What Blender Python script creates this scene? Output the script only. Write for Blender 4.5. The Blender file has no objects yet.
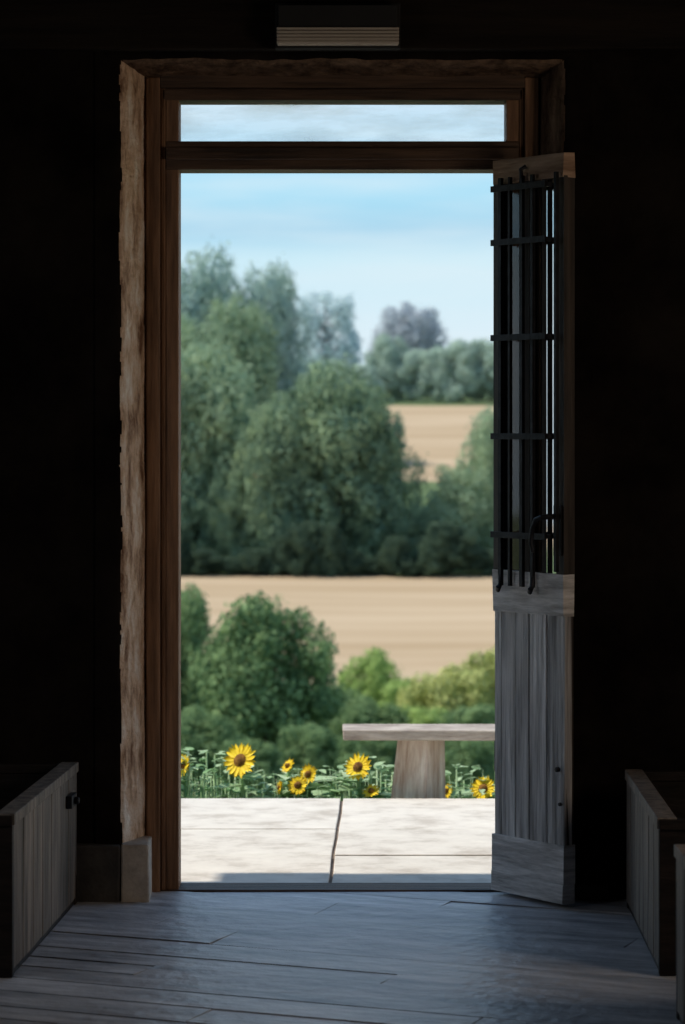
import bpy, bmesh, math, random
import numpy as np
from mathutils import Vector, Matrix, noise
random.seed(4); R=random.Random(11)
S=bpy.context.scene
S.view_settings.view_transform='Standard'
S.view_settings.look='None'

# ---------------------------------------------------------------- builder
class B:
    def __init__(s): s.v=[]; s.f=[]; s.m=[]; s.M=Matrix.Identity(4); s.sm=[]
    def add(s,vs,fs,mi=0,smooth=False):
        o=len(s.v)
        s.v+= [tuple(s.M@Vector(p)) for p in vs]
        for i,f in enumerate(fs): s.f.append([i2+o for i2 in f]); s.m.append(mi[i] if isinstance(mi,list) else mi); s.sm.append(smooth)
    def box(s,x0,x1,y0,y1,z0,z1,mi=0,j=0):
        c=[(x0,y0,z0),(x1,y0,z0),(x1,y1,z0),(x0,y1,z0),(x0,y0,z1),(x1,y0,z1),(x1,y1,z1),(x0,y1,z1)]
        if j: c=[tuple(a+R.uniform(-j,j) for a in p) for p in c]
        s.add(c,[(0,3,2,1),(4,5,6,7),(0,1,5,4),(1,2,6,5),(2,3,7,6),(3,0,4,7)],mi)
    def tube(s,pts,r,mi=0,n=8,cap=True):
        pts=[Vector(p) for p in pts]; vs=[]; fs=[]
        rr=r if isinstance(r,(list,tuple)) else [r]*len(pts)
        for i,p in enumerate(pts):
            t=(pts[min(i+1,len(pts)-1)]-pts[max(i-1,0)]).normalized()
            a=t.cross(Vector((0,1,0.01)));
            if a.length<.1: a=t.cross(Vector((1,0,0)))
            a.normalize(); b=t.cross(a)
            for k in range(n):
                an=2*math.pi*k/n
                vs.append(tuple(p+(a*math.cos(an)+b*math.sin(an))*rr[i]))
        for i in range(len(pts)-1):
            for k in range(n):
                k2=(k+1)%n
                fs.append((i*n+k,i*n+k2,(i+1)*n+k2,(i+1)*n+k))
        if cap:
            fs.append(tuple(range(n))[::-1]); fs.append(tuple(range((len(pts)-1)*n,len(pts)*n)))
        s.add(vs,fs,mi,True)
    def grid(s,fn,nu,nv,mi=0,smooth=True):
        vs=[fn(i/nu,j/nv) for j in range(nv+1) for i in range(nu+1)]
        fs=[(j*(nu+1)+i,j*(nu+1)+i+1,(j+1)*(nu+1)+i+1,(j+1)*(nu+1)+i) for j in range(nv) for i in range(nu)]
        if callable(mi): mi=[mi((i+.5)/nu,(j+.5)/nv) for j in range(nv) for i in range(nu)]
        s.add(vs,fs,mi,smooth)
    def obj(s,name,mats,bevel=0):
        me=bpy.data.meshes.new(name); me.from_pydata(s.v,[],s.f)
        for m in mats: me.materials.append(m)
        me.polygons.foreach_set('material_index',s.m)
        me.polygons.foreach_set('use_smooth',s.sm)
        me.update()
        o=bpy.data.objects.new(name,me); S.collection.objects.link(o)
        if bevel:
            b=o.modifiers.new('bevel','BEVEL'); b.width=bevel; b.segments=2; b.limit_method='ANGLE'
        return o

# ---------------------------------------------------------------- materials
def mat(name,c1,c2,scale=(4,4,4),rough=.8,bump=.3,detail=6,spec=.3,c3=None,metal=0,island=0,bscale=None,rot=0):
    m=bpy.data.materials.new(name); m.use_nodes=True; nt=m.node_tree; N=nt.nodes; L=nt.links
    p=N['Principled BSDF']; p.inputs['Roughness'].default_value=rough
    p.inputs['Specular IOR Level'].default_value=spec; p.inputs['Metallic'].default_value=metal
    tc=N.new('ShaderNodeTexCoord'); mp=N.new('ShaderNodeMapping'); mp.inputs['Scale'].default_value=scale
    src=tc.outputs['Object']
    if rot:
        m0=N.new('ShaderNodeMapping'); m0.inputs['Rotation'].default_value=(0,0,rot); L.new(src,m0.inputs['Vector']); src=m0.outputs['Vector']
    L.new(src,mp.inputs['Vector'])
    n=N.new('ShaderNodeTexNoise'); n.inputs['Scale'].default_value=1; n.inputs['Detail'].default_value=detail; n.inputs['Roughness'].default_value=.65
    L.new(mp.outputs['Vector'],n.inputs['Vector'])
    r=N.new('ShaderNodeValToRGB'); e=r.color_ramp.elements
    e[0].position=.35; e[0].color=(*c1,1); e[1].position=.68; e[1].color=(*c2,1)
    if c3: x=e.new(.5); x.color=(*c3,1)
    L.new(n.outputs['Fac'],r.inputs['Fac'])
    out=r.outputs['Color']
    if island:
        g=N.new('ShaderNodeNewGeometry'); mr=N.new('ShaderNodeMapRange'); mr.inputs['To Min'].default_value=1-island; mr.inputs['To Max'].default_value=1+island*.6
        L.new(g.outputs['Random Per Island'],mr.inputs['Value'])
        mx=N.new('ShaderNodeVectorMath'); mx.operation='SCALE'
        L.new(out,mx.inputs[0]); L.new(mr.outputs['Result'],mx.inputs['Scale']); out=mx.outputs['Vector']
    L.new(out,p.inputs['Base Color'])
    if bump:
        bp=N.new('ShaderNodeBump'); bp.inputs['Strength'].default_value=bump; bp.inputs['Distance'].default_value=.02
        if bscale:
            n2=N.new('ShaderNodeTexNoise'); n2.inputs['Scale'].default_value=bscale; n2.inputs['Detail'].default_value=8
            L.new(tc.outputs['Object'],n2.inputs['Vector']); L.new(n2.outputs['Fac'],bp.inputs['Height'])
        else: L.new(n.outputs['Fac'],bp.inputs['Height'])
        L.new(bp.outputs['Normal'],p.inputs['Normal'])
    return m
FA=math.radians(-22)
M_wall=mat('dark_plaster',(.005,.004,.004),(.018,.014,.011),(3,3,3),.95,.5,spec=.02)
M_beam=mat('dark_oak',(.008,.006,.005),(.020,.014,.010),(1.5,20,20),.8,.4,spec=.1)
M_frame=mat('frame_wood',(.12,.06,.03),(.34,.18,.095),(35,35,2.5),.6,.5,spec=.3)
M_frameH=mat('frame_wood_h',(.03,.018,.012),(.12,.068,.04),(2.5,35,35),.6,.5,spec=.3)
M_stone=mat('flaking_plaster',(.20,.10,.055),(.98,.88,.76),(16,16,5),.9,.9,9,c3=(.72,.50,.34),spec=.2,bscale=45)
M_stoneD=mat('sooty_plaster',(.05,.028,.017),(.22,.14,.09),(16,16,5),.9,.9,9,spec=.1,bscale=40)  # darker copy of the flaking plaster, shade of right and top painted in
M_plinth=mat('plinth_stone',(.36,.31,.26),(.70,.63,.54),(8,8,8),.9,.4,spec=.2)  # lit end of the plinth, its brightness put into the stone colour
M_plinthD=mat('plinth_dark',(.04,.036,.033),(.09,.08,.07),(8,8,8),.9,.4,spec=.1)  # same plinth away from the light, shade put into the colour
M_grey=mat('weathered_wood',(.20,.19,.185),(.80,.77,.75),(38,38,1.8),.75,.7,9,spec=.3,island=.34)
M_greyH=mat('weathered_wood_h',(.34,.32,.30),(.88,.84,.81),(5,5,40),.75,.6,9,spec=.3)
M_brown=mat('leaf_top_wood',(.22,.13,.08),(.55,.38,.27),(3,3,30),.7,.5)
M_dwood=mat('dark_leaf_wood',(.02,.015,.012),(.06,.045,.035),(30,30,3),.6,.3)
M_iron=mat('wrought_iron',(.008,.008,.009),(.025,.025,.03),(30,30,30),.5,.2,metal=.6)
M_floor=mat('floorboard_oak',(.26,.27,.29),(.74,.73,.75),(2.5,14,6),.44,.5,10,spec=.9,island=.16,bscale=16,rot=-FA)
M_sub=mat('subfloor',(.03,.03,.03),(.06,.06,.06),bump=0)
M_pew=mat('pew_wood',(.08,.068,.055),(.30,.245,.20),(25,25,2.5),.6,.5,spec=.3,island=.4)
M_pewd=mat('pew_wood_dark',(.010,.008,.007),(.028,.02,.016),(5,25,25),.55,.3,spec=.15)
M_slab=mat('terrace_stone',(.50,.44,.37),(.74,.68,.59),(5,5,5),.9,.25,10,spec=.2,island=.07,c3=(.66,.60,.52))
M_grout=mat('joint_earth',(.16,.12,.09),(.3,.23,.18),(9,9,9),.95,.2)
M_bench=mat('bench_wood',(.28,.22,.18),(.56,.48,.40),(6,6,26),.8,.5)
M_benchp=mat('bench_post_wood',(.48,.30,.22),(.95,.82,.70),(22,22,3),.8,.6)
M_hous=mat('light_housing',(.015,.015,.015),(.02,.02,.02),bump=0)
M_diff=mat('light_diffuser',(.40,.34,.28),(.50,.44,.36),(3,3,3),.4,0)
M_pet=mat('petal',(.85,.55,.01),(.98,.74,.03),(30,30,30),.6,0)
M_disc=mat('flower_disc',(.10,.04,.01),(.35,.17,.03),(60,60,60),.9,.5)
M_ext=mat('exterior_render',(.45,.4,.34),(.55,.5,.44),(3,3,3),.9,.3)

def leafmat(name,c1,c2,trans=.3,sc=2.0):
    m=bpy.data.materials.new(name); m.use_nodes=True; nt=m.node_tree; N=nt.nodes; L=nt.links
    N.remove(N['Principled BSDF']); out=N['Material Output']
    tc=N.new('ShaderNodeTexCoord'); n=N.new('ShaderNodeTexNoise'); n.inputs['Scale'].default_value=sc*3; n.inputs['Detail'].default_value=3
    L.new(tc.outputs['Object'],n.inputs['Vector'])
    g=N.new('ShaderNodeNewGeometry'); a=N.new('ShaderNodeMath'); a.operation='MULTIPLY_ADD'; a.inputs[1].default_value=.35; 
    L.new(g.outputs['Random Per Island'],a.inputs[0]); L.new(n.outputs['Fac'],a.inputs[2])
    r=N.new('ShaderNodeValToRGB'); e=r.color_ramp.elements; e[0].position=.42;e[0].color=(*c1,1);e[1].position=.92;e[1].color=(*c2,1)
    L.new(a.outputs[0],r.inputs['Fac'])
    d=N.new('ShaderNodeBsdfDiffuse'); t=N.new('ShaderNodeBsdfTranslucent'); mx=N.new('ShaderNodeMixShader'); mx.inputs[0].default_value=trans
    L.new(r.outputs[0],d.inputs[0]); L.new(r.outputs[0],t.inputs[0]); L.new(d.outputs[0],mx.inputs[1]); L.new(t.outputs[0],mx.inputs[2])
    L.new(mx.outputs[0],out.inputs[0]); return m
LM_near=leafmat('foliage_bush',(.08,.15,.07),(.33,.45,.20))
LM_lite=leafmat('foliage_light',(.20,.31,.09),(.52,.65,.22))
LM_yel=leafmat('foliage_yellow',(.30,.36,.11),(.68,.68,.28))
LM_dark=leafmat('foliage_dark',(.04,.075,.06),(.14,.20,.12))
LM_mid=leafmat('foliage_mid',(.11,.19,.14),(.40,.51,.29))  # aerial haze painted into the leaf colours, paler and bluer with distance
LM_mid2=leafmat('foliage_mid_b',(.18,.28,.19),(.52,.63,.38))
LM_far=leafmat('foliage_far',(.28,.41,.40),(.54,.66,.53))  # stronger haze mixed into the colour for the far slopes
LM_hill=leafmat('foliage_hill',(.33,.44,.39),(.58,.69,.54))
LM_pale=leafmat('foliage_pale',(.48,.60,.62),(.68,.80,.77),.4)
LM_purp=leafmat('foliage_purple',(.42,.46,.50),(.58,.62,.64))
LM_sun=leafmat('sunflower_leaf',(.22,.38,.17),(.62,.74,.48),.3,1.5)
M_bark=mat('bark',(.04,.03,.025),(.1,.08,.065),(5,5,5),.9,.4)

def glassmat(name,tint,gloss,dirt,base=0):
    m=bpy.data.materials.new(name); m.use_nodes=True; nt=m.node_tree; N=nt.nodes; L=nt.links
    N.remove(N['Principled BSDF']); out=N['Material Output']
    t=N.new('ShaderNodeBsdfTransparent'); t.inputs[0].default_value=(*tint,1)
    g=N.new('ShaderNodeBsdfGlossy'); g.inputs['Roughness'].default_value=.04
    m1=N.new('ShaderNodeMixShader'); m1.inputs[0].default_value=gloss
    L.new(t.outputs[0],m1.inputs[1]); L.new(g.outputs[0],m1.inputs[2])
    d=N.new('ShaderNodeBsdfTranslucent'); d.inputs[0].default_value=(1,.99,.96,1)
    tc=N.new('ShaderNodeTexCoord'); mp=N.new('ShaderNodeMapping'); mp.inputs['Scale'].default_value=(4,4,16)
    n=N.new('ShaderNodeTexNoise'); n.inputs['Scale'].default_value=1; n.inputs['Detail'].default_value=4
    L.new(tc.outputs['Object'],mp.inputs[0]); L.new(mp.outputs[0],n.inputs[0])
    r=N.new('ShaderNodeMapRange'); r.inputs['From Min'].default_value=.4; r.inputs['From Max'].default_value=.75; r.inputs['To Min'].default_value=base; r.inputs['To Max'].default_value=dirt
    L.new(n.outputs['Fac'],r.inputs[0]); m2=N.new('ShaderNodeMixShader')
    L.new(r.outputs[0],m2.inputs[0]); L.new(m1.outputs[0],m2.inputs[1]); L.new(d.outputs[0],m2.inputs[2]); L.new(m2.outputs[0],out.inputs[0])
    return m
G_tr=glassmat('transom_glass',(1,1,1),.02,.28,.0)
G_leaf=glassmat('leaf_glass',(.5,.55,.6),.06,.06)
G_leaf2=glassmat('leaf_glass_old',(.5,.55,.6),.85,.1)

# ---------------------------------------------------------------- room shell
FY=-.25
CEIL=3.3
WY0,WY1,WZ0,WZ1=-3.4,-2.4,1.2,2.4
b=B()
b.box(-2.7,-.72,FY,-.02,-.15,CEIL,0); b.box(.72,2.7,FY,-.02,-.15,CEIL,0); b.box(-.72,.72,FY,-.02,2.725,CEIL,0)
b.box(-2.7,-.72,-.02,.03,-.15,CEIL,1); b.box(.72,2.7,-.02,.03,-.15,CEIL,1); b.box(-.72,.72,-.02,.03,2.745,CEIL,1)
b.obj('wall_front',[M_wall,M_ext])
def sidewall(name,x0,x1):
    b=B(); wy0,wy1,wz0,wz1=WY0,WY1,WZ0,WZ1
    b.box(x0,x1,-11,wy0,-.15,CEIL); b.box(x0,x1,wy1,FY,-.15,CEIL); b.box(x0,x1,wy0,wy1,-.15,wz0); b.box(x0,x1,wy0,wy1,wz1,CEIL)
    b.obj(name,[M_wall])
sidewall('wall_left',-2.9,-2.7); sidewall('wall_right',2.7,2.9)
for i,x in enumerate((-2.8,2.8)):
    b=B(); ym=(WY0+WY1)/2; zm=(WZ0+WZ1)/2
    for y0,y1,z0,z1 in ((WY0,WY0+.05,WZ0,WZ1),(WY1-.05,WY1,WZ0,WZ1),(WY0+.05,WY1-.05,WZ0,WZ0+.05),(WY0+.05,WY1-.05,WZ1-.05,WZ1),(ym-.02,ym+.02,WZ0+.05,WZ1-.05),(WY0+.05,WY1-.05,zm-.02,zm+.02)):
        b.box(x-.03,x+.03,y0,y1,z0,z1)
    b.obj('window_%d'%(i+1),[M_beam],.004)  # unseen side window, added to bring light into the room
    a=bpy.data.lights.new('window_daylight','AREA'); a.shape='RECTANGLE'; a.size=.9; a.size_y=1.1  # added fill lamp that brightens the interior from out of view
    a.energy=8 if x<0 else 24; a.color=(.95,.96,1) if x<0 else (1,.80,.62)
    o=bpy.data.objects.new('window_daylight',a); S.collection.objects.link(o); s=1 if x>0 else -1
    o.location=(x-.09*s,ym,zm)
    o.rotation_euler=Vector((s,0,0)).to_track_quat('Z','Y').to_euler()
b=B(); b.box(-2.9,2.9,-11.2,-11,-.15,CEIL); b.obj('wall_back',[M_wall])
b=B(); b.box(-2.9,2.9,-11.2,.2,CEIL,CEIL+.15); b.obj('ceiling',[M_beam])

# plank floor
bm=bmesh.new(); W=.19; g=.0018; ca=math.cos(FA); sa=math.sin(FA)
RF=random.Random(3)
def board(x,y,w,h):
    nseg=max(2,int(w/.15)); 
    t1=RF.uniform(-.003,.003); dz=RF.uniform(-.001,.001); ph=RF.uniform(0,6); gg=g*RF.uniform(.4,1.6)
    cx=(x+w/2)*ca-(y+h/2)*sa; cy=(x+w/2)*sa+(y+h/2)*ca
    if abs(cx)>4.6 or cy<-13 or cy>2: return
    A=[];Bv=[]
    for i in range(nseg+1):
        xx=x+gg+(w-2*gg)*i/nseg
        e1=.002*max(0,math.sin(xx*4+ph)); e2=.002*max(0,math.sin(xx*5+ph*2))
        for lst,yy,tt in ((A,y+gg+e1,-t1),(Bv,y+h-gg-e2,t1)):
            lst.append((xx*ca-yy*sa,xx*sa+yy*ca,dz+tt))
    va=[bm.verts.new(p) for p in A]; vb=[bm.verts.new(p) for p in Bv]
    la=[bm.verts.new((p[0],p[1],-.02)) for p in A]; lb=[bm.verts.new((p[0],p[1],-.02)) for p in Bv]
    for i in range(nseg):
        bm.faces.new((va[i],va[i+1],vb[i+1],vb[i])); bm.faces.new((la[i],la[i+1],va[i+1],va[i])); bm.faces.new((vb[i],vb[i+1],lb[i+1],lb[i]))
    bm.faces.new((la[0],va[0],vb[0],lb[0])); bm.faces.new((va[-1],la[-1],lb[-1],vb[-1]))
y=-14
while y<3:
    h=W*R.choice((.75,.9,1,1.15)); x=-9-RF.uniform(0,2)
    while x<9:
        w=RF.uniform(1.6,3.4); board(x,y,w,h); x+=w
    y+=h
for co,no in (((0,-.1,0),(0,1,0)),((2.7,0,0),(1,0,0)),((-2.7,0,0),(-1,0,0)),((0,-11,0),(0,-1,0))):
    bmesh.ops.bisect_plane(bm,geom=bm.verts[:]+bm.edges[:]+bm.faces[:],plane_co=co,plane_no=no,clear_outer=True)
vs=[bm.verts.new(p) for p in ((-2.7,-11,-.012),(2.7,-11,-.012),(2.7,-.1,-.012),(-2.7,-.1,-.012))]
f=bm.faces.new(vs); f.material_index=1
me=bpy.data.meshes.new('floor'); bm.to_mesh(me); bm.free(); me.materials.append(M_floor); me.materials.append(M_sub)
S.collection.objects.link(bpy.data.objects.new('floor',me))

# door frame with transom
b=B()
for s in (-1,1):
    def X(a,c): return (min(s*a,s*c),max(s*a,s*c))
    b.box(*X(.545,.75),-.085,.03,0,2.70,0)
    b.box(*X(.60,.645),-.125,-.085,0,2.68,0)
    b.box(*X(.583,.598),-.105,-.085,0,2.66,0)
    b.box(*X(.54,.583),-.10,.03,0,2.64,0)
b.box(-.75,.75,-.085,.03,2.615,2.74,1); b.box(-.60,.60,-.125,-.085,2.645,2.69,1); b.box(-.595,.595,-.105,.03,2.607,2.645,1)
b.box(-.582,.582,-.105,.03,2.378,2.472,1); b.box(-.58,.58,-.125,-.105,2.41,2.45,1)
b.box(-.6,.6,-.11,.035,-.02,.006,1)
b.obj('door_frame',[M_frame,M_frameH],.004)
b=B(); b.box(-.538,.538,-.012,-.008,2.474,2.605,0)
b.obj('window_transom',[G_tr])

# flaking surround (splayed reveal)
def nz(p,k): return noise.noise(Vector(p)*k)
b=B()
path=[(-.64,-.09),(-.708,-.25),(-.726,-.260),(-.80,-.256)]
def pl(t,pth):
    k=[0,.62,.78,1]
    for i in range(3):
        if t<=k[i+1]:
            a=(t-k[i])/(k[i+1]-k[i]); return (pth[i][0]*(1-a)+pth[i+1][0]*a,pth[i][1]*(1-a)+pth[i+1][1]*a)
    return pth[-1]
for s in (-1,1):
    def fn(u,v,s=s):
        x,y=pl(u,path); z=v*2.75
        e=math.sin(min(u,.8)/.8*math.pi)**.5*.9 if u<.8 else .25
        d=(nz((x*s,y,z),2)*.008+nz((x*s,y,z),8)*.005+nz((x*s,y,z),30)*.003+nz((s*9,0,z),1.5)*.006)*e
        return ((x+d)*(s), y-d*.7, z)
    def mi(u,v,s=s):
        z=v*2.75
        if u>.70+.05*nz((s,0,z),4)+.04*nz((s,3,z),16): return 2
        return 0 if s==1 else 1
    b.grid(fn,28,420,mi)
def fn(u,v):
    k=pl(u,[(2.675,-.09),(2.715,-.25),(2.735,-.262),(2.76,-.256)]); x=-.76+v*1.52
    e=math.sin(min(u,.8)/.8*math.pi)**.5 if u<.8 else .2
    d=(nz((x,k[0],3),5)*.01+nz((x,k[0],3),18)*.006)*e
    return (x,k[1]-d*.7,k[0]+d)
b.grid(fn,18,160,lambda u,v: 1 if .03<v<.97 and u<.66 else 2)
b.obj('trim_1',[M_stone,M_stoneD,M_wall])

b=B(); b.box(-.715,-.625,-.295,-.10,-.01,.185,0,.003); b.box(-.88,-.718,-.30,-.24,-.01,.18,1,.002); b.box(.64,.86,-.27,-.16,-.01,.05,1,.002)
b.obj('baseboard_front',[M_plinth,M_plinthD],.006)
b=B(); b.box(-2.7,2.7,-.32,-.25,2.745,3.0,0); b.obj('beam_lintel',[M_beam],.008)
b=B(); b.box(-.215,.185,-.37,-.32,2.74,2.885,0); b.box(-.205,.175,-.40,-.37,2.80,2.875,0)
for i in range(5): b.box(-.21,.18,-.405-.002*i,-.37,2.752+i*.0105,2.760+i*.0105,1)
b.box(-.208,.178,-.40,-.365,2.748,2.80,1)
b.obj('wall_light_fitting',[M_hous,M_diff],.003)

# ---------------------------------------------------------------- door leaf
b=B()
u=Vector((.596,-.803,0)); nn=Vector((-.803,-.596,0))
LM=Matrix(((u.x,nn.x,0,.495),(u.y,nn.y,0,-.145),(0,0,1,0),(0,0,0,1)))
b.M=LM
T=.045; LW=.350
us=[0,.034,.108,.176,.262,LW]
for a,c in zip(us[:-1],us[1:]): b.box(a+.0022,c-.0022,-T+.01,-.004,.10,1.0,0,.0015)
b.box(.002,LW-.002,-T+.004,-.012,.09,1.0,3)
b.box(0,LW,-T,.003,.928,1.062,1,.002)
b.box(0,LW,-T,.004,.075,.197,1,.003)
b.box(.0,LW+.002,-T,.008,.012,.078,1,.003)
b.box(0,LW,-T,.002,2.325,2.402,2,.002)
b.box(0,.028,-T,0,1.06,2.33,3); b.box(.312,LW,-T,0,1.06,2.33,3); b.box(.155,.180,-T,0,1.06,2.33,3)
b.box(.028,.155,-.026,-.022,1.06,2.33,4); b.box(.180,.235,-.026,-.022,1.06,2.33,4)
b.add([(.254,-.008,1.06),(.312,-.003,1.06),(.312,-.003,2.33),(.254,-.008,2.33)],[(0,1,2,3)],6)
b.box(.235,.254,-.04,-.006,1.06,2.33,3)
for uu,w in ((.058,.015),(.108,.010),(.165,.015),(.218,.013),(.334,.012)):
    b.box(uu,uu+w,.018,.030,1.015 if uu<.3 else 1.07,2.34,5)
for z in (2.305,2.13,1.82,1.50,1.18):
    b.box(.030,.30,.030,.038,z-.010,z+.010,5)
    for uu in (.036,.28): b.box(uu,uu+.014,0,.030,z-.007,z+.007,5)
for uu in (.066,.225): b.tube([(uu,.024,1.05),(uu,.026,1.02),(uu+.004,.04,1.0),(uu+.012,.045,1.012)],.008,5)
for uu in (.173,): b.tube([(uu,.026,2.33),(uu,.03,2.36),(uu+.01,.016,2.37)],.007,5)
b.box(.305,.34,0,.006,1.12,1.28,5)
b.tube([(.325,0,1.245),(.325,.05,1.245),(.313,.062,1.243),(.288,.064,1.235),(.27,.064,1.205),(.262,.064,1.16),(.27,.062,1.13)],[.009,.009,.009,.009,.008,.008,.006],5,10)
b.tube([(.325,.0,.44),(.325,.012,.44)],.008,5); b.tube([(.335,.0,.33),(.335,.008,.33)],.006,5)
for z in (.45,1.3,2.15): b.tube([(-.006,-.02,z-.05),(-.006,-.02,z+.05)],.009,5)
b.obj('door_1',[M_grey,M_greyH,M_brown,M_dwood,G_leaf,M_iron,G_leaf2],.002)

# ---------------------------------------------------------------- pews
def pew(name,s,xf,xn,yf,yn,H,depth=1.0):
    b=B(); L=yf-yn
    b.M=Matrix(((s,(xn-xf)/L*-1,0,xf),(0,1,0,yf),(0,0,1,0),(0,0,0,1)))
    k=7; w=L/k
    for i in range(k): b.box(0,.022,-L+i*w+.003,-L+(i+1)*w-.003,.02,H-.03,0,.0015)
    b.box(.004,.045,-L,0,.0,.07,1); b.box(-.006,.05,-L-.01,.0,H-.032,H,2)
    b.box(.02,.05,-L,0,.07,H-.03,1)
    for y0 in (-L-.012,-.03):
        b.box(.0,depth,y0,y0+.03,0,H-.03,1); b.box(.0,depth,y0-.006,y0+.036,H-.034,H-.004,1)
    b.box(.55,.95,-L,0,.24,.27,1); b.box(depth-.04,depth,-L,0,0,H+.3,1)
    return b
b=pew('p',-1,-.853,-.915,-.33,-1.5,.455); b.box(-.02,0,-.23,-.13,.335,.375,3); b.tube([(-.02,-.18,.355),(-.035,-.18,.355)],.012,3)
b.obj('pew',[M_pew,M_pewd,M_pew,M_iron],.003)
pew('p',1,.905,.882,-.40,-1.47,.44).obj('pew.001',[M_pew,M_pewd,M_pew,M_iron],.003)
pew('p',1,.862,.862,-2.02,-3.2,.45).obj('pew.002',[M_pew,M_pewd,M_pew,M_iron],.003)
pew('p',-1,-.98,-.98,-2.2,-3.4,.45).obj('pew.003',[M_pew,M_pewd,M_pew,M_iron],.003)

# ---------------------------------------------------------------- terrace
b=B(); b.box(-3.5,3.5,.035,2.15,-.14,-.012,1)
ys=[.04,.66,1.30,2.16]
def tx(x,y): return x+(.02*(y-.5)+.004*nz((y*2,0,0),1) if abs(x)<.3 else 0)
for r in range(3):
    xs=[-3.5,-2.3,-1.15 if r!=1 else -.9,-.035,1.2 if r!=1 else .9,1.9,3.5]
    for a,c in zip(xs[:-1],xs[1:]):
        y0=ys[r]+.007;y1=ys[r+1]-.007; w=.006; K=8
        Lp=[(tx(a,y0+(y1-y0)*k/K)+w,y0+(y1-y0)*k/K) for k in range(K+1)]
        Rp=[(tx(c,y0+(y1-y0)*k/K)-w,y0+(y1-y0)*k/K) for k in range(K+1)]
        dz=R.uniform(-.002,.002)
        vs=[(p[0],p[1],dz) for p in Lp]+[(p[0],p[1],dz) for p in Rp]+[(p[0],p[1],-.1) for p in Lp]+[(p[0],p[1],-.1) for p in Rp]
        n=K+1; fs=[]
        for k in range(K):
            fs+=[(k,n+k,n+k+1,k+1),(k,k+1,2*n+k+1,2*n+k),(n+k+1,n+k,3*n+k,3*n+k+1)]
        fs+=[(0,2*n,3*n,n),(K,n+K,3*n+K,2*n+K)]
        b.add(vs,fs,0)
b.obj('terrace_paving',[M_slab,M_grout],.003)

# garden bench
b=B()
b.box(.0,1.5,2.24,2.52,.225,.268,0,.004)
for x0 in (.312,1.15):
    def q(a,c,z,dx=0):
        an=math.radians(-32); h=.080
        return (x0+dx+(a*math.cos(an)-c*math.sin(an))*h,2.38+(a*math.sin(an)+c*math.cos(an))*h,z)
    c=[(*q(a*1.16,d*1.16,0)[:2],-.17) for a,d in ((-1,-1),(1,-1),(1,1),(-1,1))]+[(*q(a*.92,d*.92,0,.02)[:2],.225) for a,d in ((-1,-1),(1,-1),(1,1),(-1,1))]
    b.add(c,[(0,3,2,1),(4,5,6,7),(0,1,5,4),(1,2,6,5),(2,3,7,6),(3,0,4,7)],1)
b.obj('garden_bench',[M_bench,M_benchp],.005)

# ---------------------------------------------------------------- terrain
PR=[(-30,-.16),(2.6,-.16),(2.75,-.3),(3.2,-.75),(51,-6.5),(85,-8.8),(100,-9),(141,-6.6),(150,-6.2),(205,-2),(220,-1.3),(262,3.6),(275,4.5),(330,7),(420,4),(600,2)]
def gz(x,y):
    z=float(np.interp(y,[p[0] for p in PR],[p[1] for p in PR]))
    if y>30: z+= nz((x,y,0),.03)*.5*min(1,(y-30)/60)
    return z
xs=sorted(set([round(v,2) for v in list(np.linspace(-260,260,53))+list(np.linspace(-20,20,41))]))
ys=[-30,2.0,2.6,2.75,3.2,5,8]+list(np.linspace(12,340,120))+[380,420,500,600]
vs=[(x,y,gz(x,y)) for y in ys for x in xs]; nx=len(xs)
fs=[(j*nx+i,j*nx+i+1,(j+1)*nx+i+1,(j+1)*nx+i) for j in range(len(ys)-1) for i in range(nx-1)]
m=bpy.data.materials.new('countryside'); m.use_nodes=True; nt=m.node_tree; N=nt.nodes; L=nt.links; p=N['Principled BSDF']
p.inputs['Roughness'].default_value=.95; p.inputs['Specular IOR Level'].default_value=.05
tc=N.new('ShaderNodeTexCoord'); sx=N.new('ShaderNodeSeparateXYZ'); L.new(tc.outputs['Object'],sx.inputs[0])
def ramp(stops,interp='LINEAR'):
    r=N.new('ShaderNodeValToRGB'); r.color_ramp.interpolation=interp; e=r.color_ramp.elements
    e[0].position=stops[0][0]; e[0].color=(*stops[0][1],1); e[1].position=stops[1][0]; e[1].color=(*stops[1][1],1)
    for q,c in stops[2:]: x=e.new(q); x.color=(*c,1)
    return r
k0=(0,0,0);k1=(1,1,1)
mr=N.new('ShaderNodeMapRange'); mr.inputs['From Max'].default_value=400; L.new(sx.outputs['Y'],mr.inputs[0])
msk=ramp([(0,k0),(86/400,k1),(143/400,k0),(200/400,k1),(270/400,k0)],'CONSTANT'); L.new(mr.outputs[0],msk.inputs[0])
mp=N.new('ShaderNodeMapping'); mp.inputs['Scale'].default_value=(.03,.35,.3); L.new(tc.outputs['Object'],mp.inputs[0])
n1=N.new('ShaderNodeTexNoise'); n1.inputs['Scale'].default_value=1; n1.inputs['Detail'].default_value=5; L.new(mp.outputs[0],n1.inputs[0])
tan=ramp([(.35,(.42,.30,.18)),(.65,(.52,.39,.255))]); L.new(n1.outputs[0],tan.inputs[0])
n2=N.new('ShaderNodeTexNoise'); n2.inputs['Scale'].default_value=.6; n2.inputs['Detail'].default_value=6; L.new(tc.outputs['Object'],n2.inputs[0])
grn=ramp([(.35,(.07,.11,.05)),(.65,(.16,.21,.09))]); L.new(n2.outputs[0],grn.inputs[0])
mx=N.new('ShaderNodeMix'); mx.data_type='RGBA'; L.new(msk.outputs[0],mx.inputs[0]); L.new(grn.outputs[0],mx.inputs[6]); L.new(tan.outputs[0],mx.inputs[7]); L.new(mx.outputs[2],p.inputs['Base Color'])
me=bpy.data.meshes.new('ground'); me.from_pydata(vs,[],fs); me.materials.append(m); me.polygons.foreach_set('use_smooth',[True]*len(fs))
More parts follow.
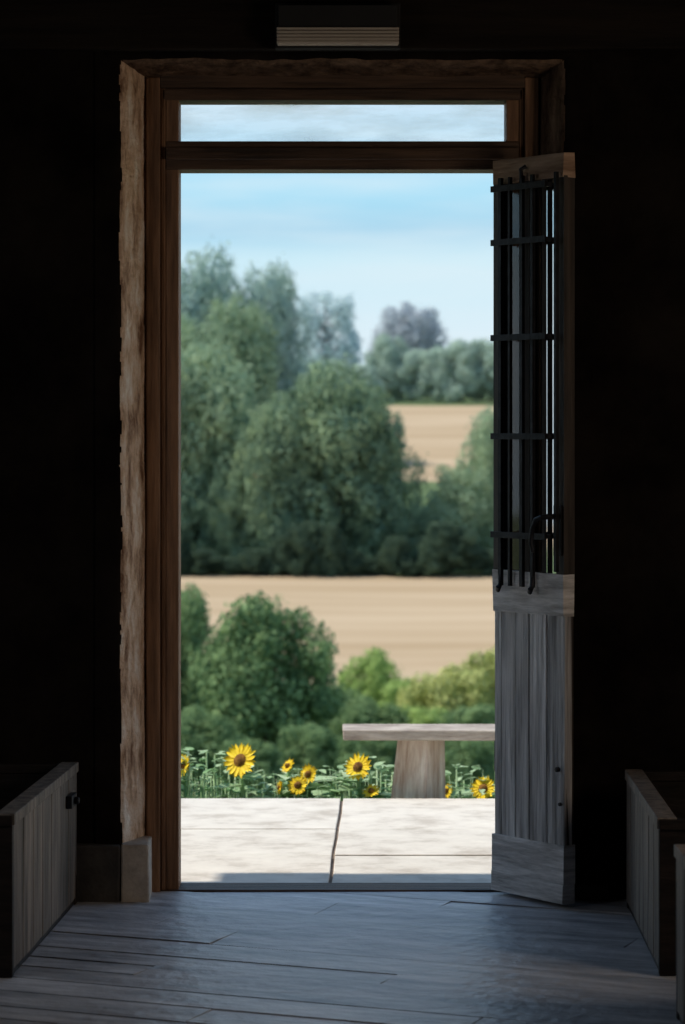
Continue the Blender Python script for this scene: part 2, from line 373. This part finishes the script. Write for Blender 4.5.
S.collection.objects.link(bpy.data.objects.new('ground',me))

# ---------------------------------------------------------------- trees
def foliage_mesh(name,seed,kind,nl=14000,leaf=.022,ncl=30):
    rg=np.random.default_rng(seed)
    cs=[];rs=[]
    z0={'tree':.0,'bush':.02,'hedge':.02,'sparse':.2}[kind]
    for i in range(ncl):
        t=(i+.5)/ncl; z=z0+.1+(1-z0-.2)*t
        tt=(z-z0)/(1-z0)
        rad=.5*math.sin(math.pi*min(1,max(.0,tt*.74+.18)))**.55
        a=i*2.4+rg.uniform(-.5,.5); q=rad*rg.uniform(.45,.82)
        cs.append((q*math.cos(a),q*math.sin(a),z)); rs.append(rg.uniform(.08,.18)*(1.0 if kind!='sparse' else .75))
    cs=np.array(cs);rs=np.array(rs)
    cs[-1]=(rg.uniform(-.05,.05),0,1-rs[-1]*.9)
    if kind!='sparse':
        cs=np.vstack([cs,[[0,0,.5],[0,0,.72],[0,0,.32]]]); rs=np.append(rs,[.27,.22,.25])
    pr=rs**2; pr/=pr.sum()
    c=rg.choice(len(cs),nl,p=pr)
    d=rg.normal(size=(nl,3)); d/=np.linalg.norm(d,axis=1)[:,None]
    rad=rs[c]*(rg.uniform(.45,1.0,nl)**.5)*(1+.16*rg.normal(size=nl))
    pos=cs[c]+d*rad[:,None]*np.array([1,1,.85])
    pos[:,2]=np.maximum(pos[:,2],.01)
    nrm=d+rg.normal(size=(nl,3))*.6+np.array([0,0,.3]); nrm/=np.linalg.norm(nrm,axis=1)[:,None]
    t=np.cross(nrm,rg.normal(size=(nl,3))); t/=np.linalg.norm(t,axis=1)[:,None]; bb=np.cross(nrm,t)
    sz=leaf*rg.uniform(.5,1.0,nl)[:,None]
    V=np.stack([pos-t*sz,pos+bb*sz*.6,pos+t*sz,pos-bb*sz*.6],1).reshape(-1,3)
    b=B(); 
    if kind in('tree','sparse'):
        b.tube([(0,0,-.03),(.01,0,.2),(-.01,.01,.5),(0,0,.8)],[.03,.022,.015,.005],1,7)
    for i in range(0,ncl,2 if kind!='sparse' else 1):
        q=cs[i]; b.tube([(0,0,max(.03,q[2]-.25)),(q[0]*.5,q[1]*.5,q[2]-.1),tuple(q)],[.009,.006,.003],1,5)
    o=len(b.v); verts=np.vstack([np.array(b.v),V]); 
    faces=b.f+[[o+4*i,o+4*i+1,o+4*i+2,o+4*i+3] for i in range(nl)]
    me=bpy.data.meshes.new(name); me.from_pydata(verts.tolist(),[],faces)
    me.materials.append(LM_mid); me.materials.append(M_bark)
    me.polygons.foreach_set('material_index',[1]*len(b.f)+[0]*nl); me.update()
    return me
TR=[foliage_mesh('tree_mesh_%d'%i,20+i,'tree',20000,.021,46) for i in range(4)]
BU=[foliage_mesh('bush_mesh_%d'%i,50+i,'bush',18000,.024,40) for i in range(3)]
SP=foliage_mesh('tree_sparse_mesh',78,'sparse',7500,.020,54)
def plant(name,me,x,y,H,Wd,lm,rot=None):
    o=bpy.data.objects.new(name,me); S.collection.objects.link(o)
    o.location=(x,y,gz(x,y)-.01*H); o.rotation_euler=(0,0,R.uniform(0,6.28) if rot is None else rot); o.scale=(Wd,Wd,H)
    o.material_slots[0].link='OBJECT'; o.material_slots[0].material=lm
    return o
mid=[(-.8,148,12.2,9.0,0,LM_mid),(-4.0,146,9.8,5.5,1,LM_mid),(1.9,149,10.2,5.4,2,LM_mid),(-8.4,149,13.5,8,3,LM_mid2),(-11.6,148,13.5,8,1,LM_mid2),(-6.6,146,6,4.0,0,LM_mid),
 (7.0,148,6.4,5.0,2,LM_mid2),(9.5,149,9.6,5.6,3,LM_mid2),(4.7,148,3.8,4.4,1,LM_mid),(13,149,10,7,0,LM_mid),(18,149,11,8,1,LM_mid2),(24,149,10,8,2,LM_mid),(-17,149,13,9,2,LM_mid),(-24,149,12,9,0,LM_mid2),(-31,149,12,9,3,LM_mid),(31,149,12,9,3,LM_mid)]
for x,y,H,Wd,k,lm in mid: plant('field_tree',TR[k],x,y,H,Wd,lm)
RH=random.Random(21); x=-22
i=0
while x<24:
    Wd=RH.uniform(1.8,4.2); plant('hedge_bush',BU[i%3],x,RH.uniform(142.6,143.6),RH.choice((1.1,1.6,2.4,3.2)),Wd,LM_dark if RH.random()<.75 else LM_mid); x+=Wd*.55; i+=1
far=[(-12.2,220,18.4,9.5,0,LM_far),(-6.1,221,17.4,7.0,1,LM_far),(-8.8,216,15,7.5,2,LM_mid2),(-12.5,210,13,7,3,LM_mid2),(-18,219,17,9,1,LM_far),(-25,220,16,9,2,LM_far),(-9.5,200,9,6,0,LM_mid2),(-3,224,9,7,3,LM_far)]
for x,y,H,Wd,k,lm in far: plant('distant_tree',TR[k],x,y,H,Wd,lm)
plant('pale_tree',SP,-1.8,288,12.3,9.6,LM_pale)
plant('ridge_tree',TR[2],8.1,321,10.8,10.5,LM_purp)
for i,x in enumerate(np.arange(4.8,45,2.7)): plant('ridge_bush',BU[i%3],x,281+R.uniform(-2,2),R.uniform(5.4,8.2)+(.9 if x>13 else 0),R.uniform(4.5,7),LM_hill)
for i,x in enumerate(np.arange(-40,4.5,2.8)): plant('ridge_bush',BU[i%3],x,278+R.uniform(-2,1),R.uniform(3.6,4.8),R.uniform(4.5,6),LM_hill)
near=[(-1.7,51,4.35,3.5,1,LM_near),(-3.95,59,4.7,2.4,0,LM_near),(-5.8,57,4.2,3.2,2,LM_near),(.80,66,3.0,2.1,1,LM_lite),(2.8,61,2.6,3.2,2,LM_yel),(4.0,62,3.1,2.6,0,LM_yel),(1.75,64,2.2,2.0,2,LM_lite),
 (.55,41,1.25,1.5,0,LM_near),(1.45,43,1.35,1.6,1,LM_lite),(2.2,40,1.2,1.6,2,LM_near),(-2.75,42,1.7,1.6,1,LM_near),(-.55,43,1.4,1.6,2,LM_near),(-1.7,41,1.1,1.4,0,LM_near),(3.4,42,1.4,1.8,0,LM_lite),
 (-.2,56,2.2,1.9,2,LM_near),(.6,54,1.9,2.2,1,LM_near),(1.9,54,1.7,2.4,0,LM_lite),(3.2,53,1.8,2.2,1,LM_near),(6.2,60,3.4,3.2,1,LM_near),(-8.5,56,4,4,0,LM_near),(9,60,3.4,4,2,LM_lite),(-4.3,47,2.4,2.4,2,LM_near)]
for x,y,H,Wd,k,lm in near: plant('bush',BU[k],x,y,H,Wd,lm)
for i,x in enumerate(np.arange(-12,14,1.7)): plant('scrub',BU[i%3],x,74+R.uniform(-3,3),R.uniform(1.2,1.9),R.uniform(1.8,2.6),LM_lite if i%2 else LM_near)

# ---------------------------------------------------------------- sunflowers
def leafshape(b,base,dirv,up,Ln,Wd,mi):
    d=Vector(dirv).normalized(); s=d.cross(Vector(up)).normalized(); uu=s.cross(d)
    prof=[(0,.0),(.12,.42),(.35,.5),(.65,.33),(1,0)]
    vs=[];fs=[]
    for t,w in prof:
        c=Vector(base)+d*Ln*t-uu*Ln*.35*t*t
        vs+= [tuple(c-s*w*Wd+uu*Wd*.12),tuple(c),tuple(c+s*w*Wd+uu*Wd*.12)]
    for i in range(4):
        fs+=[(i*3,i*3+1,i*3+4,i*3+3),(i*3+1,i*3+2,i*3+5,i*3+4)]
    b.add(vs,fs,mi,True)
def sunflower(x,y,z,r,yaw=0,tilt=.1,rg=R):
    b=B(); g0=gz(x,y)
    b.tube([(x+.02,y+.05,g0-.02),(x+.01,y+.05,(g0+z)/2),(x,y+.05,z-.04),(x,y+.02,z)],.009,0,7)
    for k in range(7):
        a=rg.uniform(0,6.28); zz=g0+(z-g0)*(.25+.1*k)
        leafshape(b,(x,y+.05,zz),(math.cos(a),math.sin(a),.35),(0,0,1),rg.uniform(.12,.2),rg.uniform(.1,.15),0)
    Mx=Matrix.Translation((x,y,z))@Matrix.Rotation(yaw,4,'Z')@Matrix.Rotation(math.pi/2-tilt,4,'X')
    b.M=Mx
    rd=r*.40
    def dome(u,v):
        a=2*math.pi*u; q=v*rd; return (q*math.cos(a),q*math.sin(a),.018*(1-v*v)+.004)
    b.grid(dome,20,6,2)
    def back(u,v):
        a=-2*math.pi*u; q=v*rd*1.15; return (q*math.cos(a),q*math.sin(a),-.03*(1-v*v)+.002)
    b.grid(back,16,4,0)
    for ring in range(2):
        n=17
        for i in range(n):
            a=2*math.pi*(i+.5*ring)/n+rg.uniform(-.07,.07); Ln=r*rg.uniform(.95,1.1)*(1 if ring else .93); w=r*.22
            lift=rg.uniform(-.1,.25)*r
            ca,sa=math.cos(a),math.sin(a); prof=[(rd*.85,.5),(rd+(Ln-rd)*.4,1),(rd+(Ln-rd)*.75,.65),(Ln,0)]
            vs=[];fs=[]
            for j,(q,ww) in enumerate(prof):
                zz=.004*ring+lift*(j/3)**2; 
                vs+=[(q*ca-sa*w*ww*.5,q*sa+ca*w*ww*.5,zz+.003),(q*ca,q*sa,zz),(q*ca+sa*w*ww*.5,q*sa-ca*w*ww*.5,zz+.003)]
            for j in range(3): fs+=[(j*3,j*3+1,j*3+4,j*3+3),(j*3+1,j*3+2,j*3+5,j*3+4)]
            b.add(vs,fs,1,True)
    return b.obj('sunflower',[LM_sun,M_pet,M_disc])
fl=[(-.443,2.72,.085,.080,-.5,.4),(.069,2.70,.058,.064,-.5,.45),(-.148,2.75,.02,.045,-.5,.4),(-.192,2.68,-.018,.045,-.3,.5),(-.235,2.78,.052,.036,-.9,.6),(.612,2.72,-.038,.058,-.4,.4),(.452,2.74,-.052,.036,-.6,.5),(.125,2.68,-.045,.04,-.3,.9),(-.27,2.7,-.03,.03,-1.2,.3),(-.69,2.74,.06,.05,-.9,.3),(.85,2.72,0,.07,.1,.3),(-.95,2.7,.04,.07,0,.3)]
for f_ in fl: sunflower(*f_)
b=B(); rg=random.Random(5)
for i in range(2400):
    x=rg.uniform(-2.2,2.2); y=rg.uniform(2.66,3.15); g0=gz(x,y); top=rg.uniform(-.25,.05)+.05*math.sin(x*7)
    if .15<x<.5: top-=.06
    a=rg.uniform(0,6.28)
    leafshape(b,(x,y,top),(math.cos(a),math.sin(a),rg.uniform(-.1,.9)),(0,0,1),rg.uniform(.03,.07),rg.uniform(.02,.045),0)
    if i%3==0: b.tube([(x,y,g0-.02),(x,y,top)],.004,0,4)
for i in range(500):
    x=rg.uniform(-2.2,2.2); y=rg.uniform(2.64,3.0); top=rg.uniform(-.12,.05)
    b.tube([(x,y,gz(x,y)-.02),(x+rg.uniform(-.03,.03),y,top)],[.003,.001],0,3)
b.obj('flower_bed_foliage',[LM_sun])

# ---------------------------------------------------------------- world + sun
w=bpy.data.worlds.new('sky'); S.world=w; w.use_nodes=True; nt=w.node_tree; N=nt.nodes; L=nt.links; bg=N['Background']
tc=N.new('ShaderNodeTexCoord'); sx=N.new('ShaderNodeSeparateXYZ'); L.new(tc.outputs['Generated'],sx.inputs[0])
r=ramp([(0,(.64,.79,.88)),(.035,(.72,.87,.95)),(.064,(.62,.85,.95)),(.074,(.38,.67,.86)),(.088,(.44,.77,.95)),(.12,(.62,.82,.97)),(.35,(.28,.52,.84)),(1,(.14,.32,.70))]); L.new(sx.outputs['Z'],r.inputs[0])
mp=N.new('ShaderNodeMapping'); mp.inputs['Scale'].default_value=(9,9,75); L.new(tc.outputs['Generated'],mp.inputs[0])
n1=N.new('ShaderNodeTexNoise'); n1.inputs['Scale'].default_value=1; n1.inputs['Detail'].default_value=4; L.new(mp.outputs[0],n1.inputs[0])
cl=ramp([(.42,k0),(.75,(.6,.6,.6))]); L.new(n1.outputs[0],cl.inputs[0])
mx=N.new('ShaderNodeMix'); mx.data_type='RGBA'; L.new(cl.outputs[0],mx.inputs[0]); L.new(r.outputs[0],mx.inputs[6]); mx.inputs[7].default_value=(.76,.88,.94,1)
L.new(mx.outputs[2],bg.inputs[0]); bg.inputs[1].default_value=1.0
sun=bpy.data.lights.new('sun','SUN'); sun.energy=4.3; sun.angle=.012; sun.color=(1,.94,.84)
so=bpy.data.objects.new('sun',sun); S.collection.objects.link(so)
so.rotation_euler=Vector((-.60,-.015,.80)).to_track_quat('Z','Y').to_euler(); so.location=(-10,5,15)

# ---------------------------------------------------------------- camera
c=bpy.data.cameras.new('camera'); co=bpy.data.objects.new('camera',c); S.collection.objects.link(co); S.camera=co
co.location=(0,-9,1.52); co.rotation_euler=(math.pi/2,0,0)
c.sensor_fit='VERTICAL'; c.sensor_height=36; c.lens=36*2700/1024; c.shift_y=-.08; c.clip_end=2000
c.dof.use_dof=True; c.dof.focus_distance=8.9; c.dof.aperture_fstop=4.6
